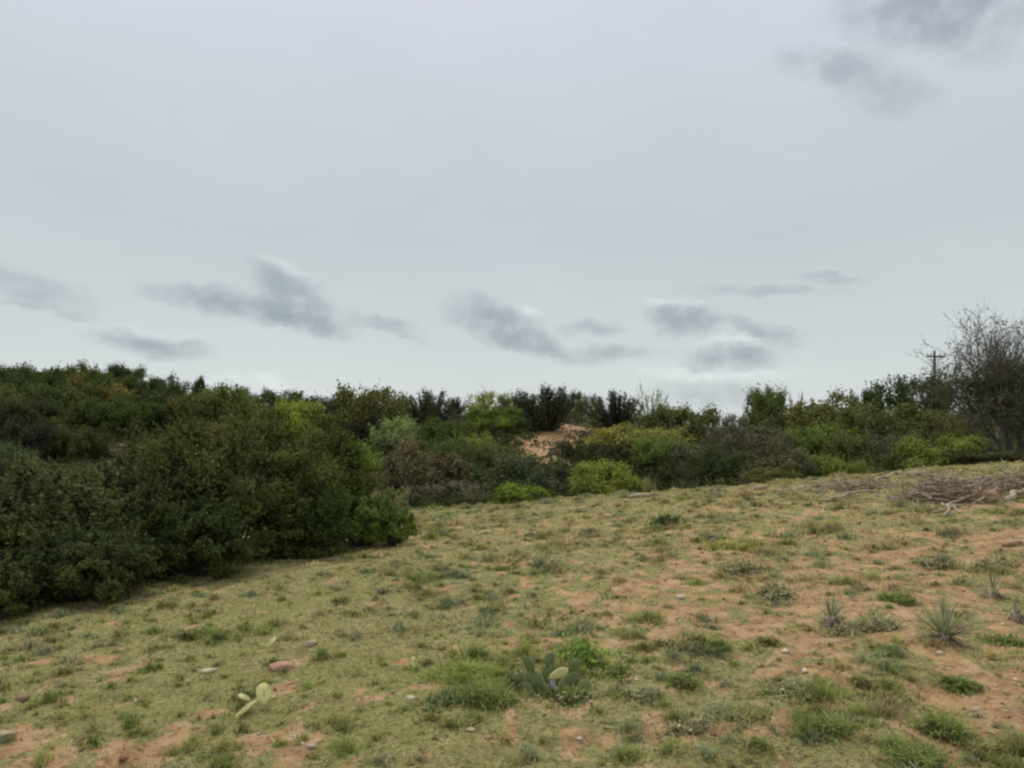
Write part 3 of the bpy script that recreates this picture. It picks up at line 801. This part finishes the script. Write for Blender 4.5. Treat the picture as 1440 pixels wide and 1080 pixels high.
def fallen_pad(px, py, w, h, tilt, rz, label, mat=M_PADY, seed=0):
    x, y, z = ground_at(px, py)
    o = obj('cactus_pad', pad_mesh('cactus_pad', w, h, .03, seed), mat)
    o.location = (x, y, z+.035); o.rotation_euler = (R(tilt), 0, R(rz))
    obj('spines', spines(w, h, np.random.default_rng(seed), 34), M_TWIG, o)
    return tag(o, label, 'cactus pad', 'cactus pads fallen in the grass')
fallen_pad(372, 1000, .10, .14, -48, 24, 'yellow-green cactus pad propped in the left foreground grass', seed=3)
fallen_pad(331, 1018, .05, .14, -66, -38, 'narrow whitish cactus pad lying left of the yellow one', M_PADY, 5)
fallen_pad(583, 947, .05, .08, -40, 15, 'tiny yellow cactus pad left of the bright grass patch', M_PADY, 6)
fallen_pad(352, 994, .06, .09, -72, 70, 'small pale cactus pad lying flat between the two larger ones', M_PADY, 12)
fallen_pad(375, 918, .07, .10, -50, -40, 'dull yellow-green cactus pad above the reddish stone', M_PADY, 9)

# ------------------------------------------------------------------ yucca
def yucca(px, py, hpx, nleaf, seed, label, lean=(0, 0), dead=60, leafw=.013):
    rng = np.random.default_rng(seed)
    x, y, z = ground_at(px, py)
    h = hpx/F*y
    t = thing('yucca', label, 'yucca', (x, y, z), 'yuccas on the red slope')
    def blades(n, elo, ehi, ln, droop, w, name, mat, colr):
        V = []; Fq_ = []; c = 0
        for k in range(n):
            a = rng.uniform(0, 6.28); e = rng.uniform(elo, ehi); L = ln*rng.uniform(.75, 1.1)
            d = np.array([math.cos(a)*math.cos(e)+lean[0], math.sin(a)*math.cos(e)+lean[1], math.sin(e)]); d /= np.linalg.norm(d)
            s = np.cross(d, [0, 0, 1.]); s /= np.linalg.norm(s)+1e-6; nrm = np.cross(s, d)
            m = 6
            for i in range(m):
                q = i/(m-1)
                p = np.array([0, 0, .03])+d*L*q+np.array([0, 0, -1])*droop*L*q*q
                ww = w*.5*(.7+.9*q if q < .3 else 1.0*(1-((q-.3)/.7)**1.6)+.03)
                V += [p-s*ww+nrm*ww*.35, p, p+s*ww+nrm*ww*.35]
            for i in range(m-1):
                b = c+i*3
                Fq_ += [(b, b+1, b+4, b+3), (b+1, b+2, b+5, b+4)]
            c += m*3
        V = np.array(V); V[:, 2] = np.maximum(V[:, 2], -.02)
        return obj(name, poly_mesh(name, V, Fq_), mat, t, colr)
    blades(nleaf, R(12), R(86), h*1.02, .10, leafw, 'leaf_rosette', M_LEAF, (.34, .35, .20))
    blades(dead, R(-12), R(22), h*.62, .25, leafw*.9, 'dead_leaves', M_DEAD, (.2, .18, .15))
    c = Tubes(); c.add([(0, 0, -.05), (0, 0, .03), (0, 0, .07)], [.05, .055, .02], 8); obj('stem', c.mesh('stem'), M_DEAD, t)
yucca(1328, 903, 66, 85, 3, 'largest spiky yucca with grey dead skirt on the red slope')
yucca(1168, 878, 44, 34, 4, 'smaller yucca leaning right, left of the largest one', (.25, 0), 50)
yucca(1396, 838, 50, 26, 5, 'thin sparse yucca above and right of the largest one', (.05, 0), 20, .010)
yucca(1428, 872, 32, 22, 6, 'small pale yucca at the right picture edge', (-.1, 0), 40)

# ------------------------------------------------------------------ tussocks and herbs one can tell apart
def tussock(px, py, wpx, hpx, colr, label, n=420, blade=.011, name='grass_tussock', cat='grass tussock', leafy=False, seed=0, lean=(.5, 1.3)):
    rng = np.random.default_rng(seed+500)
    x, y, z = ground_at(px, py)
    w = wpx/F*y*.66; h = hpx/F*y*.66
    r = np.abs(rng.normal(size=n))*.5; a = rng.uniform(0, 6.28, n)
    nc = 7; cx_ = rng.normal(size=nc)*w*.24; cy_ = rng.normal(size=nc)*w*.22; sc_ = rng.uniform(.35, 1.25, nc)
    q = rng.integers(0, nc, n)
    bx = cx_[q]+r*w*.70*np.cos(a)*sc_[q]; by = cy_[q]+r*w*.55*np.sin(a)*sc_[q]
    o_h = h*rng.uniform(.45, 1.1, n)*(1.05-.4*np.minimum(r, 1))*sc_[q]**.5
    tint_ = np.array(colr)[None]*2.35*rng.uniform(.6, 1.4, (n, 1))
    k = rng.random(n) < .18; tint_[k] = np.array([.46, .38, .21])*rng.uniform(.7, 1.2, (k.sum(), 1))
    bz = H(bx+x, by+y)-z-.01
    if leafy:
        P = np.stack([bx, by, bz+o_h*rng.uniform(.15, 1, n)], 1)
        V = leaf_quads(rng, P, blade*3.2, .5, .5)
        me = poly_mesh(name, V, np.arange(len(V)).reshape(-1, 4), np.repeat(tint_, 4, axis=0))
    else:
        me = blade_mesh(name, bx, by, o_h, np.full(n, blade)*rng.uniform(.6, 1.3, n), rng.uniform(*lean, n), tint_, rng, bz)
    o = obj(name, me, M_GRASS); o.location = (x, y, z)
    return tag(o, label, cat, 'tufts and herbs standing out on the field')
GR = (.105, .135, .036); GY = (.165, .165, .09); DK = (.055, .075, .026); BR = (.12, .18, .035); OL = (.16, .16, .06); YL = (.20, .20, .06)
tussock(941, 742, 64, 32, DK, 'dark green rounded tussock alone on the upper slope', 900, .02, leafy=True, seed=1)
tussock(990, 760, 62, 24, GY, 'grey tussock just right of the dark green one', 700, .016, leafy=True, seed=2)
tussock(1040, 803, 66, 30, GY, 'grey-brown twiggy tussock on slope left of green bunches', 800, .013, leafy=True, seed=3)
tussock(1088, 840, 74, 36, GY, 'wide grey-green tussock left of the smaller yucca', 900, .012, leafy=True, seed=4)
tussock(1024, 772, 70, 24, YL, 'yellow-green grass bunch above the grey-brown tussock', 800, .016, seed=5)
tussock(1255, 845, 62, 26, GR, 'dark edged green bunch directly between the two yuccas', 800, .010, seed=6)
tussock(1322, 795, 60, 36, GY, 'grey-green bunch on slope above the largest yucca', 800, .012, leafy=True, seed=7)
tussock(1180, 822, 70, 22, OL, 'olive grass bunch above the smaller yucca', 800, .011, seed=8)
tussock(1232, 886, 90, 30, GY, 'grey-brown low herb right of the smaller yucca base', 900, .010, leafy=True, seed=9)
tussock(1185, 890, 60, 22, GY, 'grey herb at foot of the smaller yucca', 500, .010, leafy=True, seed=10)
tussock(1335, 1035, 70, 46, GR, 'lush green bunch in the lower right corner area', 1300, .007, seed=11)
tussock(1290, 1072, 110, 40, GR, 'broad green bunch cut by the bottom edge at right', 1500, .007, seed=12)
tussock(1395, 1062, 80, 34, OL, 'olive bunch in the bottom right corner', 1000, .007, seed=13)
tussock(1345, 965, 70, 34, GR, 'bright green bunch below the largest yucca', 1000, .008, seed=14)
tussock(1420, 905, 80, 22, GR, 'low green bunch on orange earth at right edge', 900, .009, seed=15)
tussock(1260, 985, 54, 22, OL, 'small olive bunch on bare earth left of bright one', 600, .008, seed=16)
tussock(1130, 975, 90, 34, GY, 'grey-green herb patch in middle right foreground', 1300, .008, leafy=True, seed=17)
tussock(1060, 1010, 80, 34, OL, 'olive bunch right of the bare ring at bottom', 1000, .007, seed=18)
tussock(968, 1030, 80, 30, GY, 'greyish herb with dark middle above the bare ring', 900, .008, leafy=True, seed=19)
tussock(826, 938, 80, 60, BR, 'vivid green leafy herb right behind the prickly pear', 1500, .009, 'herb', 'herb', True, 20)
tussock(860, 952, 80, 34, GR, 'green herb spreading right of the prickly pear', 900, .008, 'herb', 'herb', True, 21)
tussock(800, 985, 100, 26, DK, 'dark green herb under the prickly pear pads', 800, .008, 'herb', 'herb', True, 22)
tussock(735, 965, 60, 34, (.06, .085, .05), 'bluish green herb left of the prickly pear', 600, .008, 'herb', 'herb', True, 23)
tussock(650, 955, 130, 34, (.15, .19, .045), 'bright green grass patch left of the prickly pear', 2200, .006, seed=24)
tussock(625, 985, 90, 22, (.085, .11, .045), 'dark green herb below the bright grass patch', 900, .008, 'herb', 'herb', True, 25)
tussock(690, 985, 80, 40, GR, 'mid green grass right below the bright patch', 1300, .006, seed=26)
tussock(690, 862, 30, 22, OL, 'small olive tuft by the faint rut on the middle slope', 400, .009, seed=27)
tussock(1075, 905, 44, 24, OL, 'olive tuft on bare earth below the wide grey tussock', 600, .009, seed=28)
tussock(1005, 912, 50, 22, GR, 'green tuft on bare earth in the middle of the slope', 600, .009, seed=29)
tussock(960, 962, 52, 26, GR, 'fresh green tuft below and left of bare earth patch', 700, .008, seed=30)
tussock(905, 985, 60, 28, GY, 'grey-green herb lowest right of prickly pear', 700, .008, 'herb', 'herb', True, 31)
tussock(1160, 1030, 90, 36, GR, 'wide green bunch right of middle at the bottom', 1400, .007, seed=32)
tussock(1215, 960, 46, 24, OL, 'dry olive bunch on orange earth left of bright green', 600, .008, seed=33)
tussock(1300, 720, 60, 22, GY, 'grey herb in front of the brush heap', 500, .016, 'herb', 'herb', True, 34)
tussock(780, 800, 60, 22, GY, 'grey-green herb on middle slope above the rut', 600, .012, 'herb', 'herb', True, 35)
tussock(1405, 800, 90, 40, GY, 'tall grey-green herb around the thin yucca', 900, .011, 'herb', 'herb', True, 36)

# ------------------------------------------------------------------ dead wood at the right rim
def branch(p0, p1, r0, r1, label, seed, lift=(0, 0), twigs=3, group='dead branches at the right rim'):
    rng = np.random.default_rng(seed)
    x0, y0, z0 = ground_at(*p0); x1, y1, z1 = ground_at(*p1)
    a = np.array([0, 0, lift[0]+r0*.6]); b = np.array([x1-x0, y1-y0, z1-z0+lift[1]+r1*.6])
    n = 9; tt = np.linspace(0, 1, n)[:, None]
    pts = a*(1-tt)+b*tt+np.concatenate([np.zeros((1, 3)), rng.normal(size=(n-1, 3))*.035])*np.linalg.norm(b-a)*.5
    t = thing('dead_branch', label, 'dead branch', (x0, y0, z0), group)
    k = Tubes(); k.add(pts, np.linspace(r0, r1, n)*(1+.12*rng.normal(size=n)), 8); obj('limb', k.mesh('limb'), M_DEAD, t)
    for i in range(twigs):
        q = pts[rng.integers(2, n)]; d = (b-a)/np.linalg.norm(b-a)*.6+rng.normal(size=3)*.6; d[2] = abs(d[2])*.3
        k = Tubes(); L = rng.uniform(.15, .45)
        k.add([q, q+d*L*.5+rng.normal(size=3)*.03, q+d*L], [r1*.6, r1*.45, r1*.2], 5); obj('twig', k.mesh('twig'), M_DEAD, t)
branch((1326, 728), (1388, 690), .024, .018, 'pale straight dead branch slanting up on front of brush heap', 1, (0, .12), 1)
branch((1342, 732), (1402, 696), .02, .014, 'thin dead branch parallel below the pale straight one', 2, (0, .1), 1)
branch((1310, 722), (1368, 688), .022, .014, 'grey dead branch slanting on left of brush heap', 3, (0, .14), 1)
branch((1384, 680), (1450, 677), .07, .05, 'thick grey log lying level at the right edge', 4, (.05, .05), 2)
branch((1318, 690), (1378, 678), .05, .04, 'grey log along the top of brush heap', 5, (.05, .10))
branch((1225, 678), (1268, 668), .045, .035, 'short pale log pointing up on the rim', 6, (.0, .10), 1)
branch((1090, 694), (1175, 674), .06, .03, 'long low grey log on the rim left of heap', 7, (.0, .05), 2)
branch((1408, 706), (1460, 690), .06, .05, 'brown log right of the pinkish stone', 8, (0, .05), 2)
branch((1150, 705), (1240, 692), .04, .02, 'thin fallen branch lying in grass below the rim', 9, (0, .03), 4)
def brush_heap(px, py, wpx, hpx, n, seed, label, mat=M_DEAD):
    rng = np.random.default_rng(seed)
    x, y, z = ground_at(px, py); w = wpx/F*y*.5; h = hpx/F*y
    t = Tubes()
    for k in range(n):
        a = rng.normal(size=2)*np.array([w*.45, w*.3]); u = np.array([a[0], a[1], 0]); rr = min(1, (np.hypot(*a)/w))
        u[2] = Hs(x+a[0], y+a[1])-z+rng.uniform(0, h*.75)*(1-rr)
        d = rng.normal(size=3); d[0] *= 1.6; d[2] = abs(d[2])*.26; d /= np.linalg.norm(d)
        L = rng.uniform(.2, .55)
        r = rng.uniform(.006, .016)
        t.add([u, u+d*L*.5+rng.normal(size=3)*.04, u+d*L+rng.normal(size=3)*.05], [r, r*.8, r*.3], 4, False)
    o = obj('brush_heap', t.mesh('brush_heap'), mat); o.location = (x, y, z)
    tag(o, label, 'brush heap', 'heaps of dead brush')
brush_heap(1322, 706, 120, 62, 420, 1, 'heap of grey dead twigs on the right rim left of pinkish stone')
brush_heap(1420, 690, 120, 36, 300, 2, 'heap of brown dead twigs at the right edge behind logs')
brush_heap(1190, 690, 130, 20, 220, 3, 'flat scatter of dead twigs left of the main heap')

# ------------------------------------------------------------------ light and sky
SUN_EL, SUN_AZ = R(58), R(-25)       # azimuth from +Y towards +X
sd = Vector((math.sin(SUN_AZ)*math.cos(SUN_EL), math.cos(SUN_AZ)*math.cos(SUN_EL), math.sin(SUN_EL)))
L = bpy.data.lights.new('sun', 'SUN'); L.energy = 1.5; L.angle = R(14); L.color = (1, .95, .88)
lo = link(bpy.data.objects.new('sun', L)); lo.rotation_euler = sd.to_track_quat('Z', 'Y').to_euler(); lo.location = (0, 0, 40)

W = bpy.data.worlds.new('World'); SC.world = W; W.use_nodes = True
nt = W.node_tree; nt.nodes.clear()
out = nt.nodes.new('ShaderNodeOutputWorld'); bg = nt.nodes.new('ShaderNodeBackground'); bg.inputs['Strength'].default_value = .1
nt.links.new(bg.outputs[0], out.inputs[0])
sky = N(nt, 'ShaderNodeTexSky', sky_type='NISHITA', sun_disc=False, sun_elevation=SUN_EL, sun_rotation=SUN_AZ)
tc = N(nt, 'ShaderNodeTexCoord'); sx = N(nt, 'ShaderNodeSeparateXYZ'); nt.links.new(tc.outputs['Generated'], sx.inputs[0])
az = mth(nt, 'ARCTAN2', sx.outputs[0], sx.outputs[1]); el = mth(nt, 'ARCSINE', sx.outputs[2])
K = 180/math.pi
cv = N(nt, 'ShaderNodeCombineXYZ'); nt.links.new(mth(nt, 'MULTIPLY', az, K), cv.inputs[0]); nt.links.new(mth(nt, 'MULTIPLY', el, K), cv.inputs[1])
P = cv.outputs[0]        # bearing and elevation in degrees
def sn(scale, detail, vec, sy=1.0, rough=.6):
    mp = N(nt, 'ShaderNodeMapping'); mp.inputs['Scale'].default_value = (1, sy, 1); nt.links.new(vec, mp.inputs[0])
    n = N(nt, 'ShaderNodeTexNoise', i_Scale=scale, i_Detail=detail, i_Roughness=rough); nt.links.new(mp.outputs[0], n.inputs['Vector']); return n
wn = sn(.32, 4.0, P, 1.5)
wv = N(nt, 'ShaderNodeVectorMath', operation='SUBTRACT'); nt.links.new(wn.outputs['Color'], wv.inputs[0]); wv.inputs[1].default_value = (.5, .5, .5)
ws = N(nt, 'ShaderNodeVectorMath', operation='MULTIPLY'); nt.links.new(wv.outputs[0], ws.inputs[0]); ws.inputs[1].default_value = (3.4, 2.2, 0)
pw = N(nt, 'ShaderNodeVectorMath', operation='ADD'); nt.links.new(P, pw.inputs[0]); nt.links.new(ws.outputs[0], pw.inputs[1])
PW = pw.outputs[0]
def ang(px, py):
    a = math.atan((px-720)/F); e = math.atan((HZ-py)/F*math.cos(a)); return a*K, e*K
def blob(px, py, rx, ry, rot, w):
    a, e = ang(px, py); s = K/F
    mp = N(nt, 'ShaderNodeMapping', vector_type='TEXTURE')
    mp.inputs['Location'].default_value = (a, e, 0); mp.inputs['Rotation'].default_value = (0, 0, R(-rot)); mp.inputs['Scale'].default_value = (rx*s, ry*s, 1)
    nt.links.new(PW, mp.inputs[0])
    ln = N(nt, 'ShaderNodeVectorMath', operation='LENGTH'); nt.links.new(mp.outputs[0], ln.inputs[0])
    mr = N(nt, 'ShaderNodeMapRange', interpolation_type='SMOOTHSTEP'); nt.links.new(ln.outputs['Value'], mr.inputs[0])
    mr.inputs[1].default_value = 1.42; mr.inputs[2].default_value = 0; mr.inputs[3].default_value = 0; mr.inputs[4].default_value = w
    return mr.outputs[0]
def total(bl):
    acc = None
    for b in bl:
        v = blob(*b); acc = v if acc is None else mth(nt, 'ADD', acc, v)
    return acc
DARK = [(412, 412, 62, 26, 32, .85), (318, 426, 88, 17, 8, .95), (430, 448, 64, 16, 14, .95), (540, 456, 56, 13, 14, .5), (215, 486, 62, 15, 6, .85),
        (40, 402, 66, 18, 16, .4), (70, 434, 60, 7, 8, .3), (692, 450, 66, 26, 22, .95), (748, 482, 56, 15, 8, .75), (830, 460, 44, 12, 0, .4),
        (845, 497, 80, 13, 0, .5), (962, 450, 46, 24, 4, .95), (1065, 466, 58, 12, 16, .6), (1035, 500, 66, 16, 0, .85), (1000, 556, 66, 20, 4, .45),
        (1070, 408, 100, 8, 2, .28), (1176, 388, 46, 6, 6, .35), (1185, 95, 84, 22, 14, .5), (1245, 135, 60, 22, 10, .36), (1335, -4, 120, 44, 8, 1.0), (1310, 38, 60, 20, 10, .35), (1380, 72, 40, 14, 10, .25)]
BRIGHT = [(400, 376, 40, 11, 18, .6), (740, 440, 22, 11, 0, .6), (955, 424, 36, 9, 0, .6), (690, 430, 50, 7, 4, .4), (360, 538, 70, 14, 0, .5), (1030, 480, 60, 8, 0, .5), (1000, 524, 130, 12, 0, .5), (215, 470, 50, 8, 4, .4)]
fb = sn(.48, 3.0, P, 1.2, .5)
tex = N(nt, 'ShaderNodeMapRange'); tex.inputs[1].default_value = .30; tex.inputs[2].default_value = .62; tex.inputs[3].default_value = .3; tex.inputs[4].default_value = 1.25
nt.links.new(fb.outputs['Fac'], tex.inputs[0])
dk = mth(nt, 'MULTIPLY', mth(nt, 'SUBTRACT', 1.0, mth(nt, 'POWER', 2.718, mth(nt, 'MULTIPLY', mth(nt, 'MULTIPLY', total(DARK), tex.outputs[0]), -1.5))), 1.05, clamp=True)
br = mth(nt, 'MULTIPLY', total(BRIGHT), tex.outputs[0], clamp=True)
# the even cloud deck
deck = ramp(nt, mth(nt, 'MULTIPLY_ADD', sx.outputs[2], 1.0, 0.0, clamp=True),
            [(0.0, (5.2, 5.65, 5.7)), (.10, (4.85, 5.2, 5.22)), (.24, (4.4, 4.75, 4.92)), (.36, (4.65, 4.98, 5.25)), (.52, (5.3, 5.55, 6.2)), (1.0, (5.8, 6.0, 6.5))])
bb = sn(.06, 3.0, P, 2.2)
bm_ = N(nt, 'ShaderNodeMapRange'); bm_.inputs[1].default_value = .3; bm_.inputs[2].default_value = .7; bm_.inputs[3].default_value = .975; bm_.inputs[4].default_value = 1.025
nt.links.new(bb.outputs['Fac'], bm_.inputs[0])
vs = N(nt, 'ShaderNodeVectorMath', operation='SCALE'); nt.links.new(deck, vs.inputs[0]); nt.links.new(bm_.outputs[0], vs.inputs['Scale'])
col = mixc(nt, sky.outputs[0], vs.outputs[0], .94)
col = mixc(nt, col, (6.5, 6.95, 6.95), mth(nt, 'MULTIPLY', br, .85))
col = mixc(nt, col, (2.5, 2.92, 3.3), mth(nt, 'MULTIPLY', dk, .95))
nt.links.new(col, bg.inputs['Color'])

# ------------------------------------------------------------------ camera
cd = bpy.data.cameras.new('camera'); cam = link(bpy.data.objects.new('camera', cd))
cam.location = (0, 0, EYE); cam.rotation_euler = (R(90), 0, 0)
cd.sensor_fit = 'HORIZONTAL'; cd.sensor_width = 36; cd.lens = F/1440*36; cd.shift_y = (HZ-540)/1440
cd.clip_start = .05; cd.clip_end = 6000
SC.camera = cam
SC.render.engine = 'CYCLES'
SC.render.resolution_x, SC.render.resolution_y = 1024, 768
SC.cycles.max_bounces = 6; SC.cycles.diffuse_bounces = 3
SC.cycles.pixel_filter_type = 'BLACKMAN_HARRIS'; SC.cycles.filter_width = 2.4
SC.view_settings.view_transform = 'Standard'; SC.view_settings.look = 'None'
SC.view_settings.exposure = .35; SC.view_settings.gamma = 1
